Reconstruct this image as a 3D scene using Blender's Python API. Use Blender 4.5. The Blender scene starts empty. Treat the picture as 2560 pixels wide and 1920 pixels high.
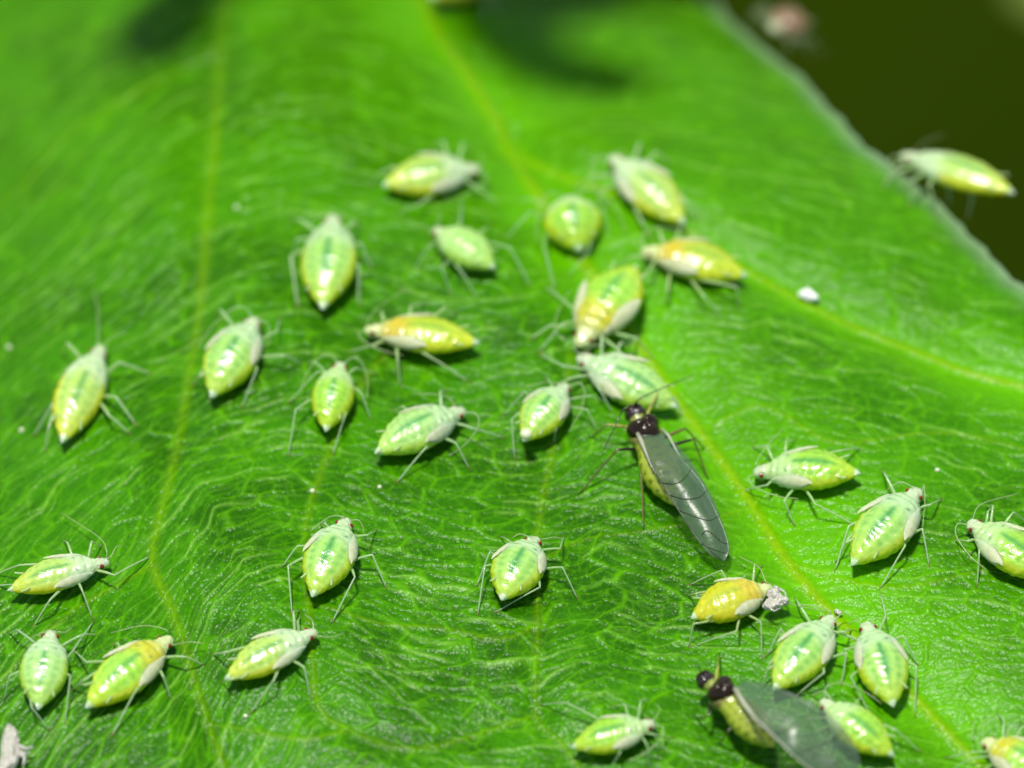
# Aphid colony on a leaf, macro.  1 Blender unit = 1 millimetre.
import bpy, math, random
import numpy as np
from mathutils import Vector
sc = bpy.context.scene
sc.unit_settings.scale_length = 0.001
R = math.radians
# ------------------------------------------------------------------ camera
TILT = R(40); D = 130.0; WIDE = 20.0
cam = bpy.data.cameras.new('camera'); camo = bpy.data.objects.new('camera', cam)
sc.collection.objects.link(camo); sc.camera = camo
CAM = Vector((0, -D*math.sin(TILT), D*math.cos(TILT)))
camo.location = CAM; camo.rotation_euler = (TILT, 0, 0)
cam.sensor_width = 360.0; cam.lens = 360.0*D/WIDE
cam.clip_start = 1; cam.clip_end = 5000
cam.dof.use_dof = True; cam.dof.focus_distance = 126.8; cam.dof.aperture_fstop = 0.58
# ------------------------------------------------------------------ light
SUN_EL, SUN_AZ = R(80), R(-50)            # light arrives from almost straight above the leaf, a little left
w = bpy.data.worlds.new('World'); sc.world = w; w.use_nodes = True
nt = w.node_tree; bg = nt.nodes['Background']
sky = nt.nodes.new('ShaderNodeTexSky'); sky.sky_type = 'NISHITA'; sky.sun_disc = False
sky.sun_elevation = SUN_EL; sky.sun_rotation = SUN_AZ
nt.links.new(sky.outputs[0], bg.inputs[0]); bg.inputs[1].default_value = 0.09
sun = bpy.data.lights.new('sun', 'SUN'); sun.energy = 3.5; sun.angle = R(9); sun.color = (1, .965, .9)
suno = bpy.data.objects.new('sun', sun); sc.collection.objects.link(suno)
sd = Vector((math.sin(SUN_AZ)*math.cos(SUN_EL), math.cos(SUN_AZ)*math.cos(SUN_EL), math.sin(SUN_EL)))
suno.rotation_euler = sd.to_track_quat('Z', 'Y').to_euler(); suno.location = sd*200
sc.view_settings.view_transform = 'Standard'; sc.view_settings.look = 'None'
sc.view_settings.exposure = 0.45; sc.view_settings.gamma = 1
sc.cycles.transparent_max_bounces = 12

# ------------------------------------------------------------------ leaf shape
def ss(a, b, x):
    t = np.clip((x-a)/(b-a), 0, 1); return t*t*(3-2*t)
def H0(x, y):
    h = -0.045*np.maximum(0, -x-4.0)**2*(0.25+0.75*ss(-5, 3, y))
    h = h - 0.015*np.maximum(0, y-3.0)**2 - .5*np.exp(-((x-.9)/1.7)**2-((y-8.6)/1.3)**2) - .3*np.exp(-((x+6.4)/1.0)**2-((y-9.2)/1.0)**2)
    q = x*0.62+y*0.78
    h = h - 0.042*np.maximum(0, q-6.0)**2
    h = h - 0.012*np.maximum(0, -y-4.5)**2
    h = h + 0.08*np.sin(x*0.55+1.0)*np.sin(y*0.48+0.4) + 0.05*np.sin(x*1.3+y*0.9)
    return h
K = WIDE/D/2560.0
FWD = Vector((0, math.sin(TILT), -math.cos(TILT))); UP = Vector((0, math.cos(TILT), math.sin(TILT)))
def P(px, py, h=0.0, fn=None):
    """point of the place that stands h above the leaf where the leaf is sighted"""
    fn = fn or HH
    d = FWD + Vector((1, 0, 0))*((px-1280)*K) + UP*(-(py-960)*K)
    z = 0.0
    for _ in range(12 if h is None else 16):
        t = (z+h-CAM.z)/d.z; p = CAM+d*min(max(t, 60), 260); z = .35*z+.65*float(fn(p.x, p.y))
    return Vector((p.x, p.y, z+h))
VEINS = [  # name, width, groove depth, points sighted along the vein
 ('midrib', .30, .22, [(1040,-60),(1090,60),(1160,160),(1230,270),(1290,370),(1340,460),(1400,560),(1500,700),(1600,850),(1700,1000),(1790,1120),(1880,1250),(1960,1380),(2060,1500),(2140,1580),(2250,1690),(2400,1850),(2560,2010)]),
 ('side_vein', .17, .14, [(575,-40),(555,60),(545,200),(530,400),(515,560),(500,750),(470,950),(440,1120),(400,1280),(380,1400),(430,1520),(470,1640),(520,1800),(590,1990)]),
 ('side_vein', .20, .30, [(1273,336),(1400,411),(1516,455),(1713,555),(1840,640),(2025,745),(2164,810),(2315,868),(2430,914),(2620,960),(2800,1000)]),
 ('side_vein', .12, .08, [(1010,830),(900,960),(827,1111),(764,1310),(770,1500),(780,1620),(795,1760),(870,1820),(1030,1870),(1200,1830),(1340,1780)]),
 ('side_vein', .12, .08, [(1430,880),(1400,1030),(1370,1180),(1350,1290),(1340,1400),(1345,1560),(1340,1780),(1400,1850),(1500,1990)]),
 ('side_vein', .13, .06, [(545,120),(400,200),(272,272),(163,342),(78,447),(-60,560),(-200,700)]),
 ('side_vein', .08, .05, [(1745,1065),(1800,1045),(1910,1015),(2060,1100),(2139,1108),(2250,1092),(2361,1083),(2460,1100),(2560,1124),(2800,1180)]),
 ('side_vein', .08, .05, [(380,1400),(300,1460),(180,1530),(60,1640),(-80,1800)]),
 ('side_vein', .09, .05, [(870,1820),(760,1850),(640,1830),(520,1800)]),
 ('side_vein', .08, .05, [(1960,1380),(2100,1440),(2250,1470),(2400,1440),(2600,1400)]),
 ('side_vein', .08, .05, [(1345,1560),(1250,1600),(1100,1570),(950,1560),(770,1500)]),
 ('side_vein', .08, .05, [(1880,1250),(1760,1300),(1600,1330),(1460,1350),(1345,1400)]),
]
def smooth_poly(pts, n=6):
    pts = [np.array(p, float) for p in pts]; P_ = [2*pts[0]-pts[1]]+pts+[2*pts[-1]-pts[-2]]; out = []
    for i in range(1, len(P_)-2):
        for k in range(n):
            t = k/n; a, b, c, d = P_[i-1:i+3]
            out.append(.5*((2*b)+(-a+c)*t+(2*a-5*b+4*c-d)*t*t+(-a+3*b-3*c+d)*t**3))
    out.append(P_[-2]); return out
VP = []
for nm, wd, dp, pts in VEINS:
    q = [P(a, b, 0, H0) for a, b in smooth_poly(pts, 3)]
    VP.append((nm, wd, dp, np.array([(v.x, v.y) for v in q])))
def dist_poly(x, y, poly):
    x = np.asarray(x, float); y = np.asarray(y, float)
    best = np.full(x.shape, 1e9); par = np.zeros(x.shape); n = len(poly)-1
    for i in range(n):
        ax, ay = poly[i]; bx, by = poly[i+1]; dx, dy = bx-ax, by-ay
        t = np.clip(((x-ax)*dx+(y-ay)*dy)/(dx*dx+dy*dy+1e-12), 0, 1)
        d = np.hypot(x-ax-t*dx, y-ay-t*dy); m = d < best
        best = np.where(m, d, best); par = np.where(m, (i+t)/n, par)
    return best, par
def HHf(x, y):
    h = H0(x, y)
    for nm, wd, dp, poly in VP[:5]:
        d, _ = dist_poly(x, y, poly); h = h - dp*np.exp(-(d/(wd*2.6))**2)
    return h
_gx = np.arange(-22, 22.01, .1); _gy = np.arange(-22, 22.01, .1)
_H = HHf(*np.meshgrid(_gx, _gy)).tolist(); _n = len(_gx)
def HH(x, y):
    fx = min(max((x+22)/.1, 0), _n-2.001); fy = min(max((y+22)/.1, 0), _n-2.001); i = int(fx); j = int(fy); fx -= i; fy -= j
    a, b = _H[j], _H[j+1]
    return (a[i]*(1-fx)+a[i+1]*fx)*(1-fy)+(b[i]*(1-fx)+b[i+1]*fx)*fy
# ------------------------------------------------------------------ helpers
COL = sc.collection
def mesh_obj(name, v, f, mat, parent=None, origin=(0, 0, 0), cols=None, smooth=True):
    me = bpy.data.meshes.new(name); o_ = np.array(origin)
    me.from_pydata([tuple(np.array(p)-o_) for p in v], [], f)
    if smooth: me.polygons.foreach_set('use_smooth', [True]*len(me.polygons))
    if cols is not None:
        a = me.color_attributes.new('Col', 'FLOAT_COLOR', 'POINT')
        c = np.ones((len(v), 4), np.float32); c[:, :3] = np.array(cols); a.data.foreach_set('color', c.ravel())
    if mat: me.materials.append(mat)
    me.update(); ob = bpy.data.objects.new(name, me); COL.objects.link(ob)
    if parent: ob.parent = parent
    else: ob.location = origin
    return ob
def thing(name, label, cat, loc, group=None):
    o = bpy.data.objects.new(name, None); COL.objects.link(o); o.location = loc
    o.empty_display_size = .3; o['label'] = label; o['category'] = cat
    if group: o['group'] = group
    return o
def tag(o, label, cat, group=None):
    o['label'] = label; o['category'] = cat
    if group: o['group'] = group
def tube(pts, rad, sides=8, cols=None):
    pts = [Vector(p) for p in pts]; v = []; f = []; vc = []; n = len(pts); ref = Vector((0.13, 0.27, 1)).normalized()
    for i, p in enumerate(pts):
        d = ((pts[min(i+1, n-1)]-pts[max(i-1, 0)])); d = d.normalized() if d.length > 1e-9 else Vector((0, 0, 1))
        a = d.cross(ref)
        if a.length < .05: a = d.cross(Vector((1, 0, 0)))
        a.normalize(); b = d.cross(a)
        for k in range(sides):
            t = 2*math.pi*k/sides; v.append(p+(a*math.cos(t)+b*math.sin(t))*rad[i])
            vc.append(cols[i] if cols else (1, 1, 1))
    for i in range(n-1):
        for k in range(sides):
            k2 = (k+1) % sides; f.append((i*sides+k, i*sides+k2, (i+1)*sides+k2, (i+1)*sides+k))
    f.append(tuple(range(sides-1, -1, -1))); f.append(tuple((n-1)*sides+k for k in range(sides)))
    return v, f, vc
def blob(c, r, nu=14, nv=10, fn=None, M=None):
    v = []; f = []; c = Vector(c)
    for j in range(nv+1):
        th = math.pi*j/nv
        for i in range(nu):
            ph = 2*math.pi*i/nu; n = Vector((math.sin(th)*math.cos(ph), math.sin(th)*math.sin(ph), math.cos(th)))
            k = fn(n) if fn else 1.0; q = Vector((n.x*r[0], n.y*r[1], n.z*r[2]))*k
            v.append(c+(M @ q if M else q))
    for j in range(nv):
        for i in range(nu):
            i2 = (i+1) % nu; f.append((j*nu+i, (j+1)*nu+i, (j+1)*nu+i2, j*nu+i2))
    return v, f
# ------------------------------------------------------------------ materials
def mat(name, base=(.5, .5, .5), alpha=1, rough=.4, attr=False, sss=0, sssr=(.3, .3, .12), coat=0, trans=0, spec=.5, bump=None, ior=1.45):
    m = bpy.data.materials.new(name); m.use_nodes = True; n = m.node_tree; b = n.nodes['Principled BSDF']
    b.inputs['Alpha'].default_value = alpha; b.inputs['Base Color'].default_value = (*base, 1); b.inputs['Roughness'].default_value = rough
    b.inputs['Coat Weight'].default_value = coat; b.inputs['Coat Roughness'].default_value = .08
    b.inputs['Subsurface Weight'].default_value = sss; b.inputs['Subsurface Radius'].default_value = sssr
    b.inputs['Subsurface Scale'].default_value = 1.0; b.inputs['Transmission Weight'].default_value = trans
    b.inputs['Specular IOR Level'].default_value = spec; b.inputs['IOR'].default_value = ior
    tc = n.nodes.new('ShaderNodeTexCoord')
    if attr:
        a = n.nodes.new('ShaderNodeAttribute'); a.attribute_name = 'Col'
        nz = n.nodes.new('ShaderNodeTexNoise'); nz.inputs['Scale'].default_value = 9; nz.inputs['Detail'].default_value = 5
        n.links.new(tc.outputs['Object'], nz.inputs['Vector'])
        mr = n.nodes.new('ShaderNodeMapRange'); mr.inputs[1].default_value = .3; mr.inputs[2].default_value = .7
        mr.inputs[3].default_value = .90; mr.inputs[4].default_value = 1.12; n.links.new(nz.outputs[0], mr.inputs[0])
        mx = n.nodes.new('ShaderNodeVectorMath'); mx.operation = 'SCALE'
        n.links.new(a.outputs['Color'], mx.inputs[0]); n.links.new(mr.outputs[0], mx.inputs['Scale'])
        n.links.new(mx.outputs[0], b.inputs['Base Color'])
    if bump:
        last = None
        for sc_, st, dist, kind in bump:
            if kind == 'v':
                t = n.nodes.new('ShaderNodeTexVoronoi'); t.inputs['Scale'].default_value = sc_
            else:
                t = n.nodes.new('ShaderNodeTexNoise'); t.inputs['Scale'].default_value = sc_; t.inputs['Detail'].default_value = 4
            n.links.new(tc.outputs['Object'], t.inputs['Vector'])
            bp = n.nodes.new('ShaderNodeBump'); bp.inputs['Strength'].default_value = st; bp.inputs['Distance'].default_value = dist
            n.links.new(t.outputs[0], bp.inputs['Height'])
            if last: n.links.new(last.outputs[0], bp.inputs['Normal'])
            last = bp
        n.links.new(last.outputs[0], b.inputs['Normal'])
        if coat: n.links.new(last.outputs[0], b.inputs['Coat Normal'])
    return m
M_leaf = mat('leaf_surface', rough=.22, attr=True, spec=.115, bump=[(13, .5, .02, 'v'), (30, .55, .010, 'n')])
M_leaf.node_tree.nodes['Principled BSDF'].inputs['Coat Roughness'].default_value = .28
M_body = mat('aphid_skin', alpha=.90, rough=.34, attr=True, sss=.6, coat=1, spec=.5, bump=[(5, .4, .07, 'n'), (24, .5, .012, 'n')])
M_body.node_tree.nodes['Principled BSDF'].inputs['Coat Roughness'].default_value = .11
M_leg = mat('aphid_leg', alpha=.72, rough=.25, attr=True, sss=.5, coat=.3, bump=[(40, .4, .006, 'n')])
M_pad = mat('wing_pad_skin', alpha=.8, base=(.66, .74, .40), attr=True, rough=.5, sss=.4, coat=0, spec=.3, bump=[(10, .5, .02, 'n')])
M_eye = mat('red_eye', base=(.20, .012, .006), rough=.2, coat=.6, bump=[(60, .3, .005, 'v')])
M_dark = mat('dark_chitin', base=(.020, .0105, .003), rough=.2, coat=.3, spec=.3, bump=[(12, .3, .02, 'n')])
M_skin = mat('shed_skin', alpha=.75, base=(.74, .70, .56), rough=.18, sss=.2, coat=1, bump=[(11, 1, .10, 'n'), (30, .8, .02, 'v')])
M_drop = mat('honeydew', base=(.60, .66, .36), rough=.15, sss=.4, coat=.8, bump=[(8, .15, .02, 'n')])
# ------------------------------------------------------------------ leaf mesh
rng = np.random.default_rng(5)
def voro(u, v, seed):
    iu = np.floor(u).astype(int); iv = np.floor(v).astype(int)
    f1 = np.full(u.shape, 9.0); f2 = np.full(u.shape, 9.0); idv = np.zeros(u.shape)
    T = np.random.default_rng(seed).random((256, 256, 3))
    for a in (-1, 0, 1):
        for b in (-1, 0, 1):
            cu = iu+a; cv = iv+b; t = T[cu % 256, cv % 256]
            d = np.hypot(cu+.5+(t[..., 0]-.5)*.9-u, cv+.5+(t[..., 1]-.5)*.9-v)
            m1 = d < f1; f2 = np.where(m1, f1, np.minimum(f2, d)); idv = np.where(m1, t[..., 2], idv); f1 = np.where(m1, d, f1)
    return f1, f2, idv
def vnoise(x, y, seed):
    T = np.random.default_rng(seed).random((256, 256))
    ix = np.floor(x).astype(int); iy = np.floor(y).astype(int); fx = x-ix; fy = y-iy
    fx = fx*fx*(3-2*fx); fy = fy*fy*(3-2*fy); g = lambda a, b: T[a % 256, b % 256]
    return (g(ix, iy)*(1-fx)+g(ix+1, iy)*fx)*(1-fy)+(g(ix, iy+1)*(1-fx)+g(ix+1, iy+1)*fx)*fy
def fbm(x, y, seed, o=4):
    s = 0; a = .5
    for i in range(o): s = s+a*vnoise(x*2**i, y*2**i, seed+i); a *= .5
    return s
def inside(x, y, poly):
    r = np.zeros(x.shape, bool); n = len(poly)
    for i in range(n):
        x1, y1 = poly[i]; x2, y2 = poly[(i+1) % n]
        c = ((y1 > y) != (y2 > y)) & (x < (x2-x1)*(y-y1)/((y2-y1) if y2 != y1 else 1e-9)+x1); r ^= c
    return r
EDGE = [(1740,-110),(1800,20),(1870,95),(1990,190),(2080,285),(2160,370),(2290,470),(2400,570),(2490,665),(2600,760),(2760,900),(3000,1100)]
edge_s = smooth_poly(EDGE, 5)
edge_xy = np.array([(P(a, b, 0, H0).x, P(a, b, 0, H0).y) for a, b in edge_s])
tt = np.arange(len(edge_xy)); jag = .03*np.sin(tt*1.1)+.02*np.sin(tt*2.3)      # shallow teeth of the margin
nrm = np.gradient(edge_xy, axis=0); nrm = np.stack([nrm[:, 1], -nrm[:, 0]], 1); nrm /= np.linalg.norm(nrm, axis=1)[:, None]+1e-9
edge_xy = edge_xy+nrm*jag[:, None]
top = [(-500,-10),(-200,-22),(0,-30),(200,-45),(330,-70),(700,-130)]
top_xy = [(P(a, b, 0, H0).x, P(a, b, 0, H0).y) for a, b in top]
OUT = np.array(list(map(tuple, edge_xy))+[(15, -14), (-15, -14)]+top_xy)
def pxpoly(pts): return np.array([(P(a, b, 0, H0).x, P(a, b, 0, H0).y) for a, b in [tuple(q) for q in smooth_poly(pts+[pts[0]], 4)[:-1]]])
xs = np.arange(-13.2, 13.6, .030); ys = np.arange(-12.6, 14.4, .038)
X, Y = np.meshgrid(xs, ys); Z = HHf(X, Y)
px = 1280+X/(WIDE/2560); py = 960-Y*math.cos(TILT)/(WIDE/2560)
kx = 480+np.clip(py-1150, 0, 900)*.55; k = np.where(px < kx, .62*(px-kx), 0)-np.where((px >= 480) & (px < 1500), -95*np.sin(np.clip((px-480)/520, 0, 2)*math.pi), 0)*.45-np.where(px > 1500, .16*(px-1500), 0)
wx = fbm(X*.55, Y*.55, 11, 3)-.5; wy = fbm(X*.55+9, Y*.55+3, 21, 3)-.5
u = (px+wx*160)/150.0; v = (py+k+wy*75+30*(fbm(X*1.6, Y*1.6, 31, 2)-.5))/38.0
f1, f2, idv = voro(u, v, 3); e1 = np.exp(-((f2-f1)/.075)**2)
f1b, f2b, idb = voro(u*3.1+2, v*1.9+5, 8); e2 = np.exp(-((f2b-f1b)/.12)**2)
f1c, f2c, idc = voro(X*8.5+wx*3, Y*6.6+wy*3, 14); e3 = np.exp(-((f2c-f1c)/.22)**2)
mask = fbm(X*.9, Y*.9, 41, 3)
Z = Z+(.030*e1+.016*(1-np.clip(f1, 0, 1)**2))*(.4+1.1*mask)+.008*e2+.004*e3+.010*(fbm(X*2.2, Y*4.2, 51, 4)-.5)*2+.015*(fbm(u*2.3, v*2.6, 91, 4)-.5)
def streaks(uu, vv, seed, w):
    row = np.floor(vv); fr = vv-row; T = np.random.default_rng(seed).random(4096); hsh = T[(row.astype(int)) % 4096]
    m = vnoise(uu+hsh*211, row*3.7+.5, seed+1); m2 = vnoise(uu*3.1+hsh*97, row*1.3, seed+2)
    return np.exp(-((fr-.5+.25*(hsh-.5))/w)**2)*ss(.50, .70, m)*(.45+.55*m2)
S1 = streaks(u*1.25, v*1.0+.25*(fbm(X*1.1, Y*1.1, 101, 3)-.5), 111, .085)
S2 = streaks(u*2.6, v*1.9+.5*(fbm(X*2, Y*2, 121, 2)-.5), 131, .13)
Z = Z+.022*S1+.005*S2
vein_id = np.full(X.shape, -1); vcol = np.zeros(X.shape); glow = np.zeros(X.shape)
for i, (nm, wd, dp, poly) in enumerate(VP):
    d, t = dist_poly(X, Y, poly); w_ = wd*(1-.35*t)*(.85+.3*fbm(X*1.3, Y*1.3, 60+i, 2))
    Z = Z+.045*np.exp(-(d/(w_*.6))**2)*(wd/.2)
    vein_id = np.where((d < w_*.55) & (vein_id < 0), i, vein_id)
    vcol = np.maximum(vcol, np.exp(-(d/(w_*(.50 if i in (0, 2) else .75)))**2)*(1.0 if i in (0, 2) else .42 if i == 1 else .32))
    if i in (0, 2): glow = np.maximum(glow, np.exp(-(d/(np.where(X > np.interp(Y, poly[::-1, 1], poly[::-1, 0]), 1.9, .9) if i == 0 else .8))**1.6))
de, _ = dist_poly(X, Y, edge_xy)
# colour of the blade itself
base = np.array([.035, .188, .0001]); dark = np.array([.012, .074, .0001]); lite = np.array([.085, .30, .0008]); vein = np.array([.19, .36, .001]); yel = np.array([.120, .44, .0003])
n1 = fbm(X*.45+3, Y*.45, 71, 4); n2 = fbm(X*3, Y*4.5, 81, 4)
C = base[None, None]*np.ones(X.shape+(1,))
mixc = lambda C, c, a: C*(1-a[..., None])+c*a[..., None]
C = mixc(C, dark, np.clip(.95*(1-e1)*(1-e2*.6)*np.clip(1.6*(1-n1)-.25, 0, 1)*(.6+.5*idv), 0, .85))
C = mixc(C, dark, .8*ss(.44, .62, fbm(X*.75+5, Y*.75+2, 171, 3)))
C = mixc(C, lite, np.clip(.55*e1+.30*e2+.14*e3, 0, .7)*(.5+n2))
C = mixc(C, lite, np.clip((n2-.55)*1.4, 0, .4)); C = mixc(C, np.array([.24, .50, .06]), np.clip(.55*S1+.15*S2, 0, .6))
right = ss(-.2, 1.5, (X-2.2)*.85+(Y-1.0)*.5-.0)
C = mixc(C, yel, np.clip(glow*(.35+.55*n1), 0, .75)); C = mixc(C, vein, np.clip(vcol*.8*(.5+n1), 0, .8))
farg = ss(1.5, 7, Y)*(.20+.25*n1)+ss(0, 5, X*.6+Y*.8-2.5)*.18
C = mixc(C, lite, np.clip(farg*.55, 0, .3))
C = mixc(C, np.array([.16, .26, .12]), np.clip(np.exp(-(de/.28)**2)*.7, 0, 1))
keep = inside(X, Y, OUT)
gy, gx = np.gradient(Z, .038, .030); N = np.stack([-gx, -gy, np.ones_like(Z)], -1); N /= np.linalg.norm(N, axis=-1)[..., None]
NX, NY = len(xs), len(ys); idx = np.arange(NX*NY).reshape(NY, NX)
fq = np.stack([idx[:-1, :-1], idx[:-1, 1:], idx[1:, 1:], idx[1:, :-1]], -1)
fk = keep[:-1, :-1] & keep[1:, 1:] & keep[:-1, 1:] & keep[1:, :-1]; fv = vein_id[:-1, :-1]
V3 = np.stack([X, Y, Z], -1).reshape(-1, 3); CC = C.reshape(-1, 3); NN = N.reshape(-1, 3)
leaf = thing('leaf', 'large bright green veined leaf that all the aphids stand on', 'leaf', (0, 0, 0))
def sub_mesh(name, sel, parent):
    faces = fq[sel].reshape(-1, 4)
    if len(faces) == 0: return None
    used, inv = np.unique(faces, return_inverse=True); inv = inv.reshape(-1, 4)
    me = bpy.data.meshes.new(name); nf = len(inv)
    me.vertices.add(len(used)); me.vertices.foreach_set('co', V3[used].astype(np.float32).ravel())
    me.loops.add(nf*4); me.loops.foreach_set('vertex_index', inv.astype(np.int32).ravel())
    me.polygons.add(nf); me.polygons.foreach_set('loop_start', np.arange(0, nf*4, 4, dtype=np.int32))
    me.polygons.foreach_set('use_smooth', np.ones(nf, bool)); me.update(calc_edges=True)
    a = me.color_attributes.new('Col', 'FLOAT_COLOR', 'POINT'); c = np.ones((len(used), 4), np.float32); c[:, :3] = CC[used]
    a.data.foreach_set('color', c.ravel()); me.materials.append(M_leaf)
    me.normals_split_custom_set_from_vertices(NN[used].astype(np.float32))
    o = bpy.data.objects.new(name, me); COL.objects.link(o); o.parent = parent; return o
sub_mesh('blade', fk & (fv < 0), leaf)
for i, vv in enumerate(VP): sub_mesh(vv[0], fk & (fv == i), leaf)
M_rim = mat('leaf_rim', base=(.15, .26, .11), rough=.45, spec=.6, bump=[(14, .6, .03, 'n')])
ep = [(a, b, HH(a, b)-.03) for a, b in edge_xy]
v_, f_, _ = tube(ep, [.075+.02*math.sin(i*2.2) for i in range(len(ep))], 8); mesh_obj('leaf_margin', v_, f_, M_rim, leaf)
# added leaf, unseen above the frame, outlined to cast the far dark patches
SH = [(-300,-420),(100,-200),(400,-80),(330,20),(275,90),(285,155),(350,180),(450,165),(530,115),(560,55),(600,-50),(680,-150),(820,-200),(980,-180),(1050,-90),(1090,20),(1150,110),(1270,200),(1400,240),(1580,245),(1650,205),(1570,155),(1440,120),(1420,70),(1510,40),(1640,-10),(1760,-110),(2000,-420)]
oh = pxpoly(SH)+np.array([sd.x, sd.y])*8.5/sd.z
ox = np.arange(oh[:, 0].min(), oh[:, 0].max(), .10); oy = np.arange(oh[:, 1].min(), oh[:, 1].max(), .10); OX, OY = np.meshgrid(ox, oy)
oin = inside(OX, OY, oh); OZ = H0(OX, np.minimum(OY, 10))+8.5+.12*np.sin(OX*1.1)*np.sin(OY*1.3); on = len(ox)
ov = np.stack([OX, OY, OZ], -1).reshape(-1, 3); of = []; used = {}; vv_ = []
for j in range(len(oy)-1):
    for i in range(on-1):
        if oin[j, i] and oin[j+1, i+1] and oin[j, i+1] and oin[j+1, i]:
            q = []
            for e in (j*on+i, j*on+i+1, (j+1)*on+i+1, (j+1)*on+i):
                if e not in used: used[e] = len(vv_); vv_.append(ov[e])
                q.append(used[e])
            of.append(tuple(q))
ohl = mesh_obj('added_shade_leaf', vv_, of, mat('added_shade_leaf_green', base=(.05, .18, .002), rough=.5, bump=[(3, .5, .1, 'n')]), origin=(0, 0, 0))
tag(ohl, 'added lobed green leaf, unseen above the frame, put there to shade the far part', 'leaf')
# ------------------------------------------------------------------ what lies behind
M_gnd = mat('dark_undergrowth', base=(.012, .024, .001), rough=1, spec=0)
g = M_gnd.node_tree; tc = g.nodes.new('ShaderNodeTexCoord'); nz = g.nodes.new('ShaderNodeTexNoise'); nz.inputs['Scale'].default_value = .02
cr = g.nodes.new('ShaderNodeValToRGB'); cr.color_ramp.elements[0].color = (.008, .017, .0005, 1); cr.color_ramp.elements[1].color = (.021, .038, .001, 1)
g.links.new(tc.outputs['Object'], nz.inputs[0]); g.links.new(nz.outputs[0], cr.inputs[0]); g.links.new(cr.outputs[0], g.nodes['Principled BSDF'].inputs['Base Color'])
gv = []; gf = []; n_ = 40
for j in range(n_+1):
    for i in range(n_+1):
        a, b = -1500+3000*i/n_, -1500+3000*j/n_; gv.append((a, b, -120+8*math.sin(a*.02)*math.cos(b*.017)))
for j in range(n_):
    for i in range(n_): q = j*(n_+1)+i; gf.append((q, q+1, q+n_+2, q+n_+1))
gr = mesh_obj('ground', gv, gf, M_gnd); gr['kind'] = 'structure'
# a pale leaf of the background, far below, top right corner
M_bl = mat('background_leaf_green', base=(.10, .15, .004), rough=.7, bump=[(.5, .3, .5, 'n')])
_d = FWD+Vector((1, 0, 0))*((2600-1280)*K)+UP*((960+30)*K); bc = CAM+_d*((-32-CAM.z)/_d.z); lv = []; lf = []
for j in range(13):
    s = j/12; wd_ = 3.6*math.sin(math.pi*min(1, s*.97+.02))**.8+.02
    for i in range(7):
        t = (i-3)/3; lv.append((bc.x-.8+s*9, bc.y+.5+s*3+t*wd_, bc.z-.5*abs(t)+.8*math.sin(s*3)))
for j in range(12):
    for i in range(6): q = j*7+i; lf.append((q, q+7, q+8, q+1))
bl = mesh_obj('background_leaf', lv, lf, M_bl, origin=tuple(bc)); tag(bl, 'blurred yellow green leaf far behind in the upper right corner', 'leaf')
# ------------------------------------------------------------------ aphids
MINT = (.47, .66, .33); LIME = (.40, .64, .09); YEL = (.66, .72, .006); ORG = (.62, .50, .03); CRM = (.80, .82, .50)
STYLES = {  # thorax, abdomen, flank of the abdomen, stripe strength
 'pale': (MINT, (.38, .66, .13), (.56, .70, .008), 1.0), 'mint': (MINT, (.42, .68, .20), (.46, .70, .04), .9),
 'lime': ((.48, .68, .27), (.34, .64, .04), (.56, .68, .012), .9), 'yellow': (ORG, (.48, .62, .03), YEL, .5),
 'gold': (ORG, (.56, .58, .010), (.64, .60, .004), .35), 'yrear': ((.54, .70, .38), (.46, .66, .12), (.68, .70, .008), .8),
 'flat': ((.44, .68, .22), (.40, .68, .16), (.42, .68, .08), .25), 'pink': ((.26, .16, .08), (.26, .16, .08), (.2, .16, .06), 0), 'orangeback': ((.58, .55, .02), (.36, .68, .05), YEL, .8)}
PS = [0, .012, .03, .06, .09, .12, .15, .20, .27, .35, .45, .55, .63, .71, .79, .86, .91, .945, .975, 1]
PW = [.05, .17, .24, .29, .32, .33, .40, .58, .77, .90, .98, 1.0, .96, .86, .69, .49, .33, .20, .10, .015]
def prof(s): return float(np.interp(s, PS, PW))
def lerp(a, b, t): return tuple(a[i]*(1-t)+b[i]*t for i in range(3))
def sst(a, b, x): t = min(1, max(0, (x-a)/(b-a))); return t*t*(3-2*t)
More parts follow.
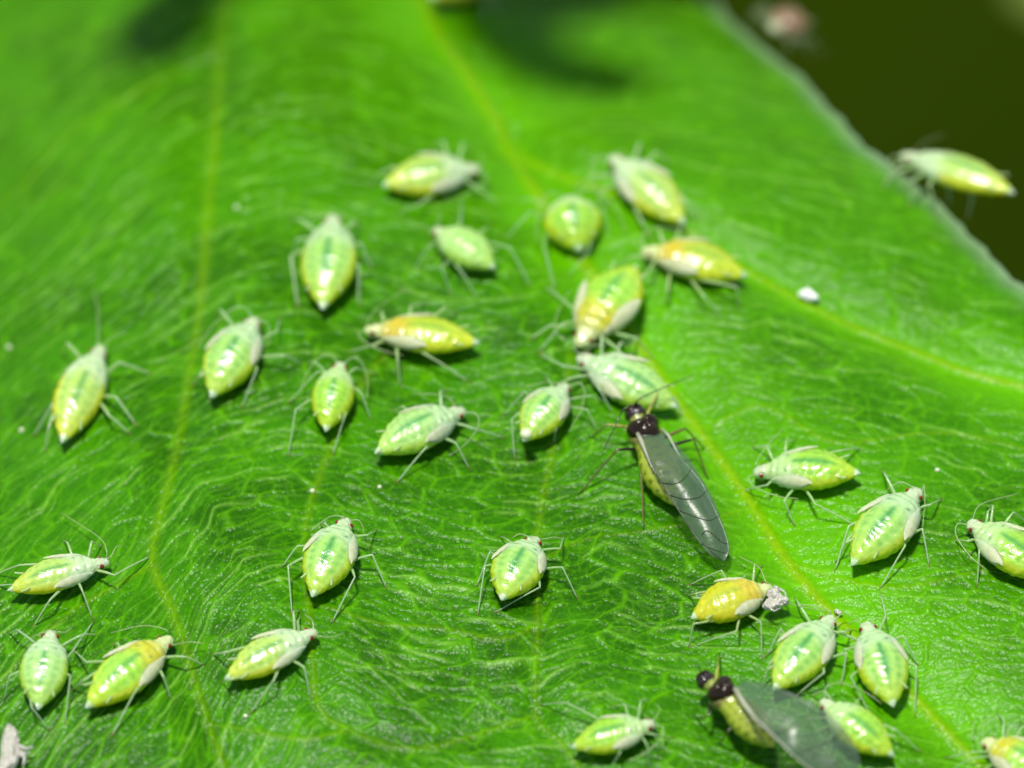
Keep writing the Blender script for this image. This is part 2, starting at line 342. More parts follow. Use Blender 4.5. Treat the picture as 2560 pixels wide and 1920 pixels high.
class Frame:
    def __init__(s, h, t, W, Ht, roll=0, bend=0):
        s.h = h; s.t = t; s.ax = (t-h); s.L = s.ax.length; s.ax.normalize()
        z = Vector((0, 0, 1)); s.side = s.ax.cross(z).normalized(); s.up = s.side.cross(s.ax).normalized()
        if roll:
            c, n = math.cos(roll), math.sin(roll); s.side, s.up = s.side*c+s.up*n, s.up*c-s.side*n
        s.W = W; s.H = Ht; s.bend = bend
    def c(s, q): return s.h+s.ax*(s.L*q)+s.side*(s.bend*4*q*(1-q)*s.W)+s.up*(.10*s.H*math.sin(math.pi*q))
    def at(s, q, th, off=0.0, pf=None):
        p = (pf or prof)(q); w_ = s.W*.5*p; ct, st = math.cos(th), math.sin(th)
        zt = s.H*.5*(p**.85) if ct > 0 else s.H*.42*(p**.9)
        r = Vector((0, 0, 0))+s.side*(w_*math.copysign(abs(st)**.92, st))+s.up*(zt*math.copysign(abs(ct)**.95, ct))
        seg = 0
        if q > .33 and q < .95:
            ph = (q-.33)/.083; seg = -.011*math.exp(-(((ph % 1)-.5)/.16)**2)
        if .15 < q < .33: seg = -.022*math.exp(-((q-.235)/.010)**2)-.03*math.exp(-((q-.155)/.010)**2)
        dim = -.022*math.exp(-((abs(th)-.62)/.10)**2)*sst(.3, .4, q)*sst(.95, .8, q)
        n = r.normalized() if r.length > 1e-6 else s.up
        lum = .030*math.exp(-((abs(th)-.42)/.24)**2)*(math.exp(-((q-.195)/.024)**2)+math.exp(-((q-.275)/.026)**2)+.8*math.exp(-((q-.10)/.025)**2))
        return s.c(q)+r+n*((seg+dim+lum)*s.W+off)
def body_mesh(F, style, seed, nu=72, nv=40, pf=None, colf=None):
    th_, ab, fl, ks = STYLES.get(style, STYLES['pale']); rd = random.Random(seed); v = []; vc = []; f = []
    ph = rd.random()*6
    qs = [((1-math.cos(math.pi*i/nu))/2)*.45+.55*i/nu for i in range(nu+1)]
    for q in qs:
        for k in range(nv):
            th = -math.pi+2*math.pi*k/nv; bump = .006*F.W*(math.sin(q*47+ph+3*th)+math.sin(q*83+th*7+ph))
            v.append(F.at(q, th, bump, pf))
            if colf: vc.append(colf(q, th)); continue
            a = abs(th); c = lerp(th_, ab, sst(.32, .54, q+.05*math.cos(th*2)+.02*math.sin(th*5+ph)))
            if style in ('yellow', 'gold', 'orangeback'): c = lerp((.58, .66, .28), c, sst(.10, .26, q))
            else: c = lerp((.52, .62, .36), c, sst(.05, .2, q))
            c = lerp(c, fl, sst(.70, 1.25, a)*sst(.36, .5, q)*.95); c = lerp(c, fl, sst(.62, .95, q)*.45)
            g_ = math.exp(-(abs(a+.015*math.sin(q*60))/(.06+.10*math.sin(math.pi*min(1, max(0, (q-.34)/.56)))))**2)*sst(.34, .42, q)*sst(.92, .68, q)*ks; c = lerp(c, (.015, .27, .045), .9*g_)
            seg = .5+.5*math.cos(2*math.pi*((q-.33)/.083))
            c = lerp(c, (.08, .38, .02), .48*ks*seg*math.exp(-((a-.60)/.20)**2)*sst(.38, .46, q)*sst(.88, .75, q))
            c = lerp(c, (.01, .18, .06), .9*ks*math.exp(-((a-.45)/.11)**2-((q-.33)/.014)**2))
            c = lerp(c, (.12, .42, .10), .30*ks*math.exp(-((a-.30)/.10)**2)*sst(.17, .2, q)*sst(.34, .28, q))
            c = lerp(c, (.55, .74, .40), sst(.93, .965, q)); c = lerp(c, (.12, .10, .02), .0); vc.append(c)
    n = len(qs)
    for i in range(n-1):
        for k in range(nv):
            k2 = (k+1) % nv; f.append((i*nv+k, (i+1)*nv+k, (i+1)*nv+k2, i*nv+k2))
    return v, f, vc
def leg_mesh(pts, r0, r1, c0, c1, tip):
    """pts: root, knee, foot;  femur swells, shin is thin, short flat tarsus"""
    a, k, b = pts; v = []; rr = []; cc = []; path = []
    sag = Vector((0, 0, .02))
    for t in (0, .25, .55, .85): path.append(a.lerp(k, t)+sag*math.sin(math.pi*t)); rr.append(r0*(.8+.35*math.sin(math.pi*(t*.8+.1)))*(1-.3*t)); cc.append(c0)
    path.append(k); rr.append(r0*.62); cc.append(lerp(c0, c1, .5))
    for t in (.08, .3, .6, .9): path.append(k.lerp(b, t)+sag*.9*math.sin(math.pi*t)); rr.append(r1*(1.15-.3*t)); cc.append(lerp(c0, c1, .3+.5*t))
    path.append(b); rr.append(r1*.85); cc.append(tip)
    d = (b-k); d.z = 0; d = d.normalized() if d.length > 1e-6 else Vector((0, -1, 0))
    path.append(b+d*.075+Vector((0, 0, -.012))); rr.append(r1*.6); cc.append(tip)
    return tube(path, rr, 8, cc)
def on_leaf(p, h=.012): return Vector((p.x, p.y, HH(p.x, p.y)+h+.02))
def pad_mesh(F, sgn, q0=.37, dq=.20, th0=1.22, dth=.50, thick=.04, flare=.10):
    v = []; f = []; n, m = 18, 9
    for i in range(n+1):
        a = -1+2*i/n
        wv = (1-abs(a)**2.6)**.6 if a < 0 else (1-a**1.25)**.9
        for j in range(m):
            b = -1+2*j/(m-1)
            q = q0+dq*a-.02*b; th = sgn*(th0+dth*b*wv-.10*a); e = math.sqrt(max(0, 1-b*b))*math.sqrt(max(0, 1-a*a))
            p = F.at(q, th, .004+thick*e+flare*F.W*max(0, a+.1)**1.5*.8); v.append(p)
    for i in range(n+1):
        a = -1+2*i/n
        wv = math.sqrt(max(0, 1-abs(a)**(2.2 if a < 0 else 1.5)))
        for j in range(m):
            b = -1+2*j/(m-1); q = q0+dq*a-.02*b; th = sgn*(th0+dth*b*wv-.10*a)
            v.append(F.at(q, th, -.012+flare*F.W*max(0, a+.1)**1.5*.8-.0))
    o = (n+1)*m
    for i in range(n):
        for j in range(m-1):
            q = i*m+j; f.append((q, q+1, q+m+1, q+m)); f.append((o+q, o+q+m, o+q+m+1, o+q+1))
    for i in range(n):
        for e in (0, m-1): q = i*m+e; f.append((q, q+m, o+q+m, o+q))
    return v, f
GROUP = 'green aphids feeding across the leaf'
BODIES = []
def aphid(label, head, tail, wr, style, legs=(), ants=(), pads=0, roll=0, hh=.25, ht=.34, eyes=True, hr=.66, bend=0, auto=True, corn=True, cat='aphid', name='aphid', seed=None):
    seed = seed if seed is not None else int(head[0]*7+head[1]); rd = random.Random(seed)
    h = P(*head, hh); t = P(*tail, ht); L = (t-h).length; W = wr*L*rd.uniform(.96, 1.04)
    F = Frame(h, t, W, W*hr, R(roll), bend if bend else rd.uniform(-.04, .04))
    low = min(F.at(.6, math.pi).z-on_leaf(F.at(.6, math.pi), 0).z, F.at(.5, math.pi).z-on_leaf(F.at(.5, math.pi), 0).z)
    c0 = F.c(.5); base = on_leaf(c0, -.02); T = thing(name, label, cat, base, GROUP)
    v, f, vc = body_mesh(F, style, seed); mesh_obj('body', v, f, M_body, T, base, vc)
    if eyes:
        for sg in (-1, 1):
            p = F.at(.088, sg*1.25, -.012); v, f = blob(p, (.046, .046, .058), 12, 8); mesh_obj('eye', v, f, M_eye, T, base)
    lc = lerp((.36, .58, .26), STYLES[style][1], .3); tipc = (.28, .22, .06)
    cnt = {-1: 0, 1: 0}; made = []
    def root_for(sg, q): return F.at(q, sg*2.05, -.03)
    for lg in legs:
        a = P(*lg[0], .28); q = min(.50, max(.16, (a-h).dot(F.ax)/L)); sg = 1 if (a-F.c(q)).dot(F.side) > 0 else -1
        foot = on_leaf(P(*lg[-1], .02)); ro = root_for(sg, q)
        if len(lg) == 3: kn = P(*lg[1], .42)
        else: kn = P(*lg[0], .34)*.75+foot*.25+Vector((0, 0, .10)); 
        if (kn-ro).length > .75*L: kn = ro.lerp(kn, .75*L/(kn-ro).length)
        made.append((ro, kn, foot)); cnt[sg] += 1
    if auto:
        for sg in (-1, 1):
            spec = [(.19, .40, -.24, .62, -.42), (.27, .42, -.02, .72, .10), (.36, .42, .14, .66, .48)]
            order = [0, 1, 2] if cnt[sg] == 0 else ([0, 1] if cnt[sg] == 1 else ([0] if cnt[sg] == 2 else []))
            for o_ in order:
                q, k1, k2, f1_, f2_ = spec[o_]; ro = root_for(sg, q); j = rd.uniform(.88, 1.12)
                kn = ro+F.side*(sg*k1*W*j*1.05)+F.ax*(k2*W)+Vector((0, 0, .16)); ft = on_leaf(ro+F.side*(sg*f1_*W*j)+F.ax*(f2_*W*1.2))
                made.append((ro, kn, ft))
    for ro, kn, ft in made:
        s_ = L/2.2; v, f, vc = leg_mesh((ro, kn, ft), .032*s_, .0175*s_, lc, lerp(lc, (.56, .68, .42), .5), tipc); mesh_obj('leg', v, f, M_leg, T, base, vc)
    al = list(ants); th0_ = STYLES[style][0] if style not in ('yellow', 'gold', 'orangeback') else (.60, .62, .25)
    def ant(pts):
        n = len(pts); rr = [.034]+[.015-.008*i/n for i in range(1, n)]; cc = [lc]+[lerp(lc, (.45, .50, .18), i/n) for i in range(1, n)]
        v, f, vc = tube(pts, rr, 7, cc); mesh_obj('antenna', v, f, M_leg, T, base, vc)
    sides = [-1, 1]
    for a in al:
        p0 = P(*a[0], .36); sg = 1 if (p0-h).dot(F.side) > 0 else -1
        if sg in sides and len(sides) > 1 or sg in sides: sides.remove(sg)
        r_ = F.at(.02, sg*1.1, -.01); pts = [P(x, y, .40-.22*i/len(a)) for i, (x, y) in enumerate(a)]
        if (pts[0]-r_).length < .12: pts = pts[1:]
        pts = [r_, r_.lerp(pts[0], .12)]+pts; sm = smooth_poly([tuple(p) for p in pts], 4); ant([Vector(p) for p in sm])
    for sg in sides[:max(0, 2-len(al))]:
        r_ = F.at(.02, sg*1.1, -.01); w1 = .36*W*rd.uniform(.9, 1.3)
        pts = [r_, r_+F.side*sg*w1*.5-F.ax*.10+Vector((0, 0, .10)), r_+F.side*sg*w1*1.2+F.ax*.06*W+Vector((0, 0, .10)), r_+F.side*sg*w1*1.7+F.ax*.55*W+Vector((0, 0, .03)), r_+F.side*sg*w1*1.8+F.ax*1.0*W]
        ant([Vector(p) for p in smooth_poly([tuple(p) for p in pts], 4)])
    if corn:
        for sg in (-1, 1):
            a = F.at(.80, sg*.95, -.02); b = a+F.ax*.17*L*.5+F.side*sg*.05+F.up*.04
            v, f, vc = tube([a, a.lerp(b, .5), b, b+F.ax*.008], [.028, .020, .019, .024], 8, [(.5, .72, .25)]*4); mesh_obj('cornicle', v, f, M_leg, T, base, vc)
    if pads:
        for sg in (-1, 1):
            v, f = pad_mesh(F, sg, thick=.026*pads, flare=.07*pads); nn = len(v)//2
            pc = [lerp(lerp(th0_, (.60, .72, .42), .4), (.68, .72, .38), sst(.15, .75, (i % nn)/nn)) for i in range(len(v))]
            mesh_obj('wing_pad', v, f, M_pad, T, base, pc)
    # pointed snout between the antennae
    a = F.at(.05, 2.6, -.01); b = a-F.up*.16+F.ax*.10; v, f, vc = tube([a, b], [.045, .015], 8, [lc, tipc]); mesh_obj('beak', v, f, M_leg, T, base, vc)
    return T, F
aphid('pale aphid with yellow hind end near the left edge, its head pointing up', (256,866), (154,1108), .37, 'yrear', roll=8, bend=.04,
  legs=[[(276,927),(299,906),(373,935)],[(268,974),(290,993),(338,1061)],[(249,1009),(272,1038),(321,1083)],[(150,1010),(128,1018),(87,1087)],[(150,1030),(122,1070),(113,1125)]], ants=[[(243,857),(245,775),(233,722)],[(268,853),(290,840),(319,830)]])
aphid('mint aphid with dark green back stripe and a deep shadow, left of centre', (642,797), (527,995), .47, 'pale', pads=.6,
  legs=[[(657,853),(692,828),(700,800)],[(649,888),(710,888),(750,910)],[(638,915),(643,922),(607,1015)],[(510,930),(500,938),(484,962)],[(545,850),(520,860),(512,900)]], ants=[[(661,803),(671,815),(675,850),(660,870)]])
aphid('plump pale aphid standing upright with a sharp pointed tail, upper left of the colony', (833,540), (806,774), .42, 'pale',
  legs=[[(765,615),(727,640),(744,764)],[(770,590),(741,600),(736,640)],[(873,663),(897,663),(897,762)],[(870,616),(901,608),(928,670)],[(862,580),(885,558),(896,552)]], ants=[[(856,538),(880,548),(895,575)],[(815,538),(785,545),(765,575)]], roll=-4)
aphid('pale aphid lying crosswise with yellow belly rim, topmost of the left half', (1200,424), (955,464), .44, 'yrear', pads=.9,
  legs=[[(1170,455),(1184,464),(1225,468)],[(1083,496),(1045,512),(998,534)],[(982,414),(955,429),(928,460)]], ants=[[(1204,415),(1207,400),(1200,385)]], roll=6)
aphid('small flat lime aphid with a white leg straight up, below the topmost aphid', (1083,575), (1237,672), .50, 'flat',
  legs=[[(1153,575),(1153,540),(1153,500)],[(1200,590),(1212,572),(1224,566)],[(1240,628),(1274,618),(1324,713)],[(1130,651),(1103,667),(1126,733)],[(1138,660),(1161,690),(1192,748)],[(1095,600),(1070,620),(1037,674)]], ants=[[(1079,575),(1056,565),(1009,554)],[(1090,565),(1100,545),(1095,525)]], hr=.7)
aphid('round green aphid seen from behind between two larger ones, legs spread wide', (1421,497), (1449,628), .74, 'lime',
  legs=[[(1355,546),(1324,530),(1270,593)],[(1363,597),(1359,612),(1386,725)],[(1491,542),(1511,530),(1522,600)],[(1480,520),(1505,530),(1520,499)],[(1488,600),(1470,630),(1421,690)]], hr=.70, eyes=False)
aphid('pale aphid with cream wing pad pointing its blurred head up to the large side vein', (1526,392), (1713,561), .42, 'yrear', pads=1,
  legs=[[(1585,523),(1607,560),(1631,600)],[(1690,480),(1712,500),(1742,545)]], ants=[[(1535,388),(1550,378),(1575,395)]], roll=-6)
aphid('bright lime aphid head down with cream pads on both flanks', (1445,868), (1592,664), .49, 'orangeback', pads=1.2,
  legs=[[(1456,800),(1406,810),(1351,877)],[(1450,780),(1429,768),(1367,721)],[(1560,850),(1580,858),(1600,840)]], ants=[[(1470,862),(1507,862),(1590,861)]], hr=.62, roll=4)
aphid('glossy orange yellow aphid with cream wing pad, right of the upside down one', (1603,628), (1868,692), .43, 'yellow', pads=1.1,
  legs=[[(1661,712),(1668,730),(1666,752)],[(1720,720),(1759,741),(1800,787)],[(1835,700),(1842,718),(1848,764)],[(1615,640),(1577,640),(1542,674)],[(1630,660),(1624,674),(1600,717)]], ants=[[(1598,620),(1580,600),(1560,610)]], roll=5)
aphid('yellow and lime aphid facing left with orange shoulders and sparkling back', (910,826), (1200,859), .37, 'yellow', pads=1,
  legs=[[(970,790),(955,779),(950,800)],[(1030,785),(1027,766),(1060,760)],[(1080,783),(1114,768),(1138,787)],[(990,873),(994,900),(1000,962)],[(1044,884),(1075,892),(1169,954)],[(963,857),(930,865),(877,880)]], ants=[[(920,803),(943,772),(1025,713)]], roll=4)
aphid('small slim aphid with yellow lime rear, below left of the orange shouldered one', (853,908), (814,1079), .45, 'lime',
  legs=[[(825,925),(793,930),(725,1005)],[(770,1017),(739,1024),(721,1137)],[(874,961),(905,985),(926,1047)],[(868,1024),(862,1040),(833,1135)],[(868,940),(890,920),(940,935)]], hr=.75)
aphid('large pale green aphid with long hind legs above the centre vein', (1163,1026), (937,1134), .46, 'mint', pads=.4,
  legs=[[(1111,1095),(1140,1108),(1171,1169)],[(1070,1110),(1062,1122),(995,1204)],[(1146,1066),(1180,1070),(1256,1094)],[(945,1110),(946,1130),(943,1155)],[(1020,1020),(1007,1016),(985,1030)]], ants=[[(1140,1018),(1111,989),(1030,984)]])
aphid('green aphid carrying a round white droplet on its tail', (1418,962), (1308,1104), .55, 'pale', pads=.5,
  legs=[[(1330,995),(1312,979),(1262,1037)],[(1289,1055),(1279,1048),(1287,1145)],[(1385,1060),(1389,1075),(1385,1110)],[(1375,968),(1372,950),(1360,945)]], ants=[[(1405,960),(1366,955),(1312,967)]])
aphid('whitish aphid with ragged pads lying right behind the dark winged one', (1442,892), (1694,1021), .43, 'mint', pads=1.3, roll=-3,
  legs=[[(1458,930),(1408,915),(1354,890)],[(1485,948),(1500,975),(1528,1029)],[(1675,985),(1690,1000),(1709,1050)]], ants=[[(1440,880),(1436,862),(1428,850)],[(1455,885),(1480,868),(1507,862)]])
aphid('glossy lime aphid facing left on the right half, pointed tail to the right', (1883,1182), (2152,1184), .44, 'lime', pads=1,
  legs=[[(1984,1228),(1960,1252),(1984,1310)],[(2019,1228),(2038,1260),(2132,1312)],[(2080,1130),(2104,1126),(2149,1122)],[(1930,1205),(1918,1213),(1856,1229)]], ants=[[(1890,1159),(1910,1124),(1960,1069)]])
aphid('large aphid with big cream shoulder pads below right of the left facing lime one', (2299,1224), (2128,1414), .47, 'pale', pads=1.2,
  legs=[[(2140,1310),(2122,1315),(2089,1423)],[(2244,1355),(2262,1366),(2202,1470)],[(2275,1334),(2306,1322),(2322,1412)],[(2299,1272),(2325,1262),(2350,1252)],[(2150,1340),(2118,1350),(2095,1400)]], ants=[[(2283,1213),(2250,1205),(2217,1225)],[(2310,1213),(2312,1260),(2306,1318)]])
aphid('pale aphid with red eye cut off by the right edge', (2419,1306), (2640,1450), .46, 'lime', pads=1.3,
  legs=[[(2439,1348),(2420,1353),(2388,1353)],[(2450,1365),(2448,1380),(2443,1462)],[(2500,1400),(2540,1420),(2590,1470)],[(2475,1300),(2470,1279),(2480,1270)]], ants=[[(2435,1295),(2454,1260),(2548,1233)]])
aphid('golden yellow aphid with its head under a crumpled white skin', (1933,1470), (1727,1546), .50, 'gold', pads=.9,
  legs=[[(1815,1445),(1804,1426),(1727,1462)],[(1750,1475),(1738,1484),(1722,1490)],[(1737,1550),(1733,1560),(1722,1615)],[(1835,1550),(1841,1578),(1738,1615)],[(1875,1545),(1902,1555),(1905,1643)]], ants=[[(1913,1451),(1897,1418),(1848,1391)],[(1945,1490),(1985,1512),(2070,1530)]])
aphid('pale green aphid, left one of the pair meeting head to head at the midrib', (2082,1542), (1933,1727), .47, 'pale', pads=.9,
  legs=[[(1965,1590),(1952,1571),(1919,1637)],[(1935,1655),(1924,1659),(1905,1719)],[(2094,1588),(2112,1580),(2130,1576)],[(2077,1643),(2116,1632),(2105,1708)],[(2056,1670),(2060,1682),(1990,1741)]], ants=[[(2077,1528),(2040,1515),(1995,1511)],[(2095,1535),(2110,1532),(2125,1540)]])
aphid('mint aphid, right one of the pair meeting head to head at the midrib', (2162,1558), (2233,1768), .48, 'pale', pads=.5,
  legs=[[(2242,1599),(2258,1590),(2291,1659)],[(2262,1650),(2290,1665),(2288,1785)],[(2132,1615),(2110,1625),(2115,1650)],[(2143,1690),(2127,1692),(2170,1779)],[(2192,1565),(2214,1541),(2203,1489)]], ants=[[(2180,1552),(2195,1545),(2215,1550)],[(2150,1556),(2138,1552),(2120,1560)]])
aphid('lime aphid partly hidden under the wing of the blurred winged aphid', (2050,1752), (2235,1891), .45, 'lime',
  legs=[[(2205,1807),(2240,1825),(2296,1878)],[(2070,1750),(2061,1727),(2028,1741)],[(2130,1770),(2143,1752),(2155,1745)]])
aphid('yellow green aphid cut off by the lower right corner', (2455,1852), (2650,1960), .50, 'orangeback', pads=.8,
  legs=[[(2470,1880),(2430,1880),(2370,1895)],[(2520,1830),(2530,1815),(2550,1812)]], ants=[[(2455,1840),(2462,1810),(2490,1795)],[(2450,1860),(2430,1830),(2440,1790)]])
aphid('blurred green aphid at the bottom edge left of the blurred winged one', (1640,1808), (1427,1869), .47, 'lime', pads=.9,
  legs=[[(1475,1785),(1416,1757),(1355,1763)],[(1555,1870),(1548,1885),(1525,1925)],[(1608,1850),(1618,1862),(1623,1916)],[(1613,1835),(1640,1838),(1678,1845)]], ants=[[(1635,1800),(1650,1775),(1640,1760)]])
aphid('oval mint aphid alone below the centre, one leg tucked under its tail', (1340,1346), (1253,1501), .56, 'pale', pads=.8,
  legs=[[(1245,1388),(1225,1379),(1193,1463)],[(1235,1420),(1212,1415),(1195,1534)],[(1352,1455),(1350,1468),(1243,1530)],[(1371,1425),(1406,1418),(1441,1493)],[(1376,1379),(1400,1371),(1409,1345)],[(1290,1360),(1270,1350),(1253,1344)]], ants=[[(1364,1347),(1385,1343),(1410,1348)],[(1330,1345),(1300,1335),(1280,1345)]])
aphid('pale aphid with dark green stripe and one bright glint, left of the oval one', (868,1298), (780,1493), .49, 'pale', pads=.9,
  legs=[[(775,1365),(744,1365),(708,1415)],[(755,1412),(720,1415),(730,1534)],[(891,1403),(931,1387),(964,1467)],[(867,1431),(887,1443),(833,1552)],[(899,1347),(918,1338),(938,1330)],[(825,1325),(812,1308),(803,1315)]], ants=[[(859,1292),(830,1290),(800,1308),(775,1330)],[(895,1300),(905,1312),(911,1335)]])
aphid('yellowish aphid with dark red eye facing right at the left edge', (274,1404), (18,1477), .37, 'yrear', pads=.9, roll=3,
  legs=[[(199,1462),(205,1475),(229,1542)],[(150,1480),(125,1500),(86,1564)],[(60,1425),(48,1413),(-10,1438)],[(100,1455),(80,1461),(-8,1465)],[(247,1432),(286,1438),(374,1393)],[(172,1372),(169,1357),(160,1355)]], ants=[[(266,1375),(247,1343),(153,1282)],[(278,1390),(290,1368),(306,1363)]])
aphid('upright pale green aphid in the lower left corner beside the white shed skin', (129,1578), (95,1775), .49, 'mint',
  legs=[[(50,1680),(24,1690),(12,1745)],[(75,1740),(80,1770),(119,1823)],[(159,1697),(176,1690),(163,1805)],[(163,1650),(183,1626),(231,1558)]], ants=[[(110,1580),(85,1590),(62,1612)],[(145,1580),(165,1580),(180,1568)]])
aphid('aphid with orange shoulder patch and cream pad, lower left beside the upright pale one', (430,1594), (213,1771), .42, 'orangeback', pads=1.1, roll=3,
  legs=[[(225,1690),(210,1700),(183,1725)],[(235,1672),(215,1655),(187,1630)],[(398,1665),(408,1690),(426,1745)],[(358,1700),(340,1725),(282,1837)],[(300,1625),(294,1608),(285,1615)]], ants=[[(414,1574),(358,1564),(278,1582)],[(432,1612),(470,1605),(509,1608)]])
aphid('lime aphid with a white glint, right of the one with orange shoulder patch', (793,1578), (561,1699), .40, 'yrear', pads=1.1, roll=4,
  legs=[[(704,1670),(685,1700),(628,1781)],[(736,1655),(760,1668),(776,1741)],[(580,1635),(560,1632),(533,1638)],[(748,1575),(744,1554),(750,1545)],[(590,1690),(570,1700),(557,1709)]], ants=[[(785,1565),(780,1550),(760,1535)],[(795,1590),(830,1592),(860,1582)]])
aphid('strongly blurred whitish aphid standing on the upper right leaf edge', (2250,388), (2538,484), .30, 'yrear',
  legs=[[(2290,400),(2244,410),(2217,455)],[(2350,450),(2370,470),(2375,510)],[(2420,480),(2430,500),(2420,540)]], ants=[[(2285,385),(2306,358),(2365,334)]], hh=.5, ht=1.0, roll=5)
aphid('yellow blurred aphid cut off by the top edge on the midrib', (1215,-55), (1075,-5), .55, 'gold', auto=True, hh=.4, ht=.5)
aphid('tiny blurred pinkish aphid on the leaf edge near the top', (1925,72), (2012,48), .75, 'pink', hh=.4, ht=.7, eyes=False)
# ------------------------------------------------------------------ winged aphids
def membrane(name):
    m = bpy.data.materials.new(name); m.use_nodes = True; n = m.node_tree; b = n.nodes['Principled BSDF']
    b.inputs['Base Color'].default_value = (.09, .15, .08, 1); b.inputs['Roughness'].default_value = .30; b.inputs['Alpha'].default_value = .62
    b.inputs['Specular IOR Level'].default_value = .5; b.inputs['Coat Weight'].default_value = .0
    tc = n.nodes.new('ShaderNodeTexCoord'); nz = n.nodes.new('ShaderNodeTexNoise'); nz.inputs['Scale'].default_value = 5; nz.inputs['Detail'].default_value = 5
    bp = n.nodes.new('ShaderNodeBump'); bp.inputs['Strength'].default_value = .5; bp.inputs['Distance'].default_value = .03
    n.links.new(tc.outputs['Object'], nz.inputs[0]); n.links.new(nz.outputs[0], bp.inputs['Height']); n.links.new(bp.outputs[0], b.inputs['Normal'])
    mr = n.nodes.new('ShaderNodeMapRange'); mr.inputs[3].default_value = .22; mr.inputs[4].default_value = .62
    n.links.new(nz.outputs[0], mr.inputs[0]); n.links.new(mr.outputs[0], b.inputs['Alpha']); return m
M_wing = membrane('wing_membrane')
M_cream = mat('cream_wing_base', alpha=.75, base=(.50, .50, .34), rough=.3, coat=.4, sss=.3, bump=[(14, .5, .02, 'n')])
M_wv = mat('wing_vein', base=(.05, .06, .03), rough=.4)
def wing(T, base, E1, E2, hs, arch, veins, tint=None):
    """E1, E2: the two long edges as sighted; hs: heights along the wing"""
    n, m = 36, 12; a = smooth_poly(E1, 8); b = smooth_poly(E2, 8)
    pick = lambda L_, t: L_[min(len(L_)-2, int(t*(len(L_)-1)))]*(1-(t*(len(L_)-1)-min(len(L_)-2, int(t*(len(L_)-1)))))+L_[min(len(L_)-2, int(t*(len(L_)-1)))+1]*(t*(len(L_)-1)-min(len(L_)-2, int(t*(len(L_)-1))))
    def pt(t, s, up=0):
        q = pick(a, t)*(1-s)+pick(b, t)*s; h = float(np.interp(t, np.linspace(0, 1, len(hs)), hs))
        return P(q[0], q[1], h+arch*math.sin(math.pi*s)*math.sin(math.pi*min(1, t+.08))+.012*math.sin(t*17+s*4)+up)
    v = []; f = []
    for lay in (0, 1):
        for i in range(n+1):
            for j in range(m+1): v.append(pt(i/n, j/m, -.008*lay))
    o = (n+1)*(m+1)
    for i in range(n):
        for j in range(m):
            q = i*(m+1)+j; f.append((q, q+1, q+m+2, q+m+1)); f.append((o+q, o+q+m+1, o+q+m+2, o+q+1))
    for i in range(n):
        for e in (0, m): q = i*(m+1)+e; f.append((q, q+m+1, o+q+m+1, o+q))
    for j in range(m):
        for e in (0, n*(m+1)): q = e+j; f.append((q, q+1, o+q+1, o+q))
    W_ = mesh_obj('wing', v, f, M_wing, T, base)
    for vp, r, mt in veins:
        pts = [pt(t, s, .006) for t, s in smooth_poly(vp, 6)]; n_ = len(pts)
        v, f, _ = tube(pts, [r*(1-.6*i/n_) for i in range(n_)], 6); mesh_obj('wing_vein', v, f, mt, W_, base)
    return W_
def pf_w(s): return float(np.interp(s, [0, .02, .05, .09, .13, .17, .21, .27, .33, .39, .45, .55, .65, .75, .85, .93, 1], [.05, .35, .52, .58, .42, .36, .55, .82, .86, .72, .74, .92, 1, .95, .72, .4, .05]))
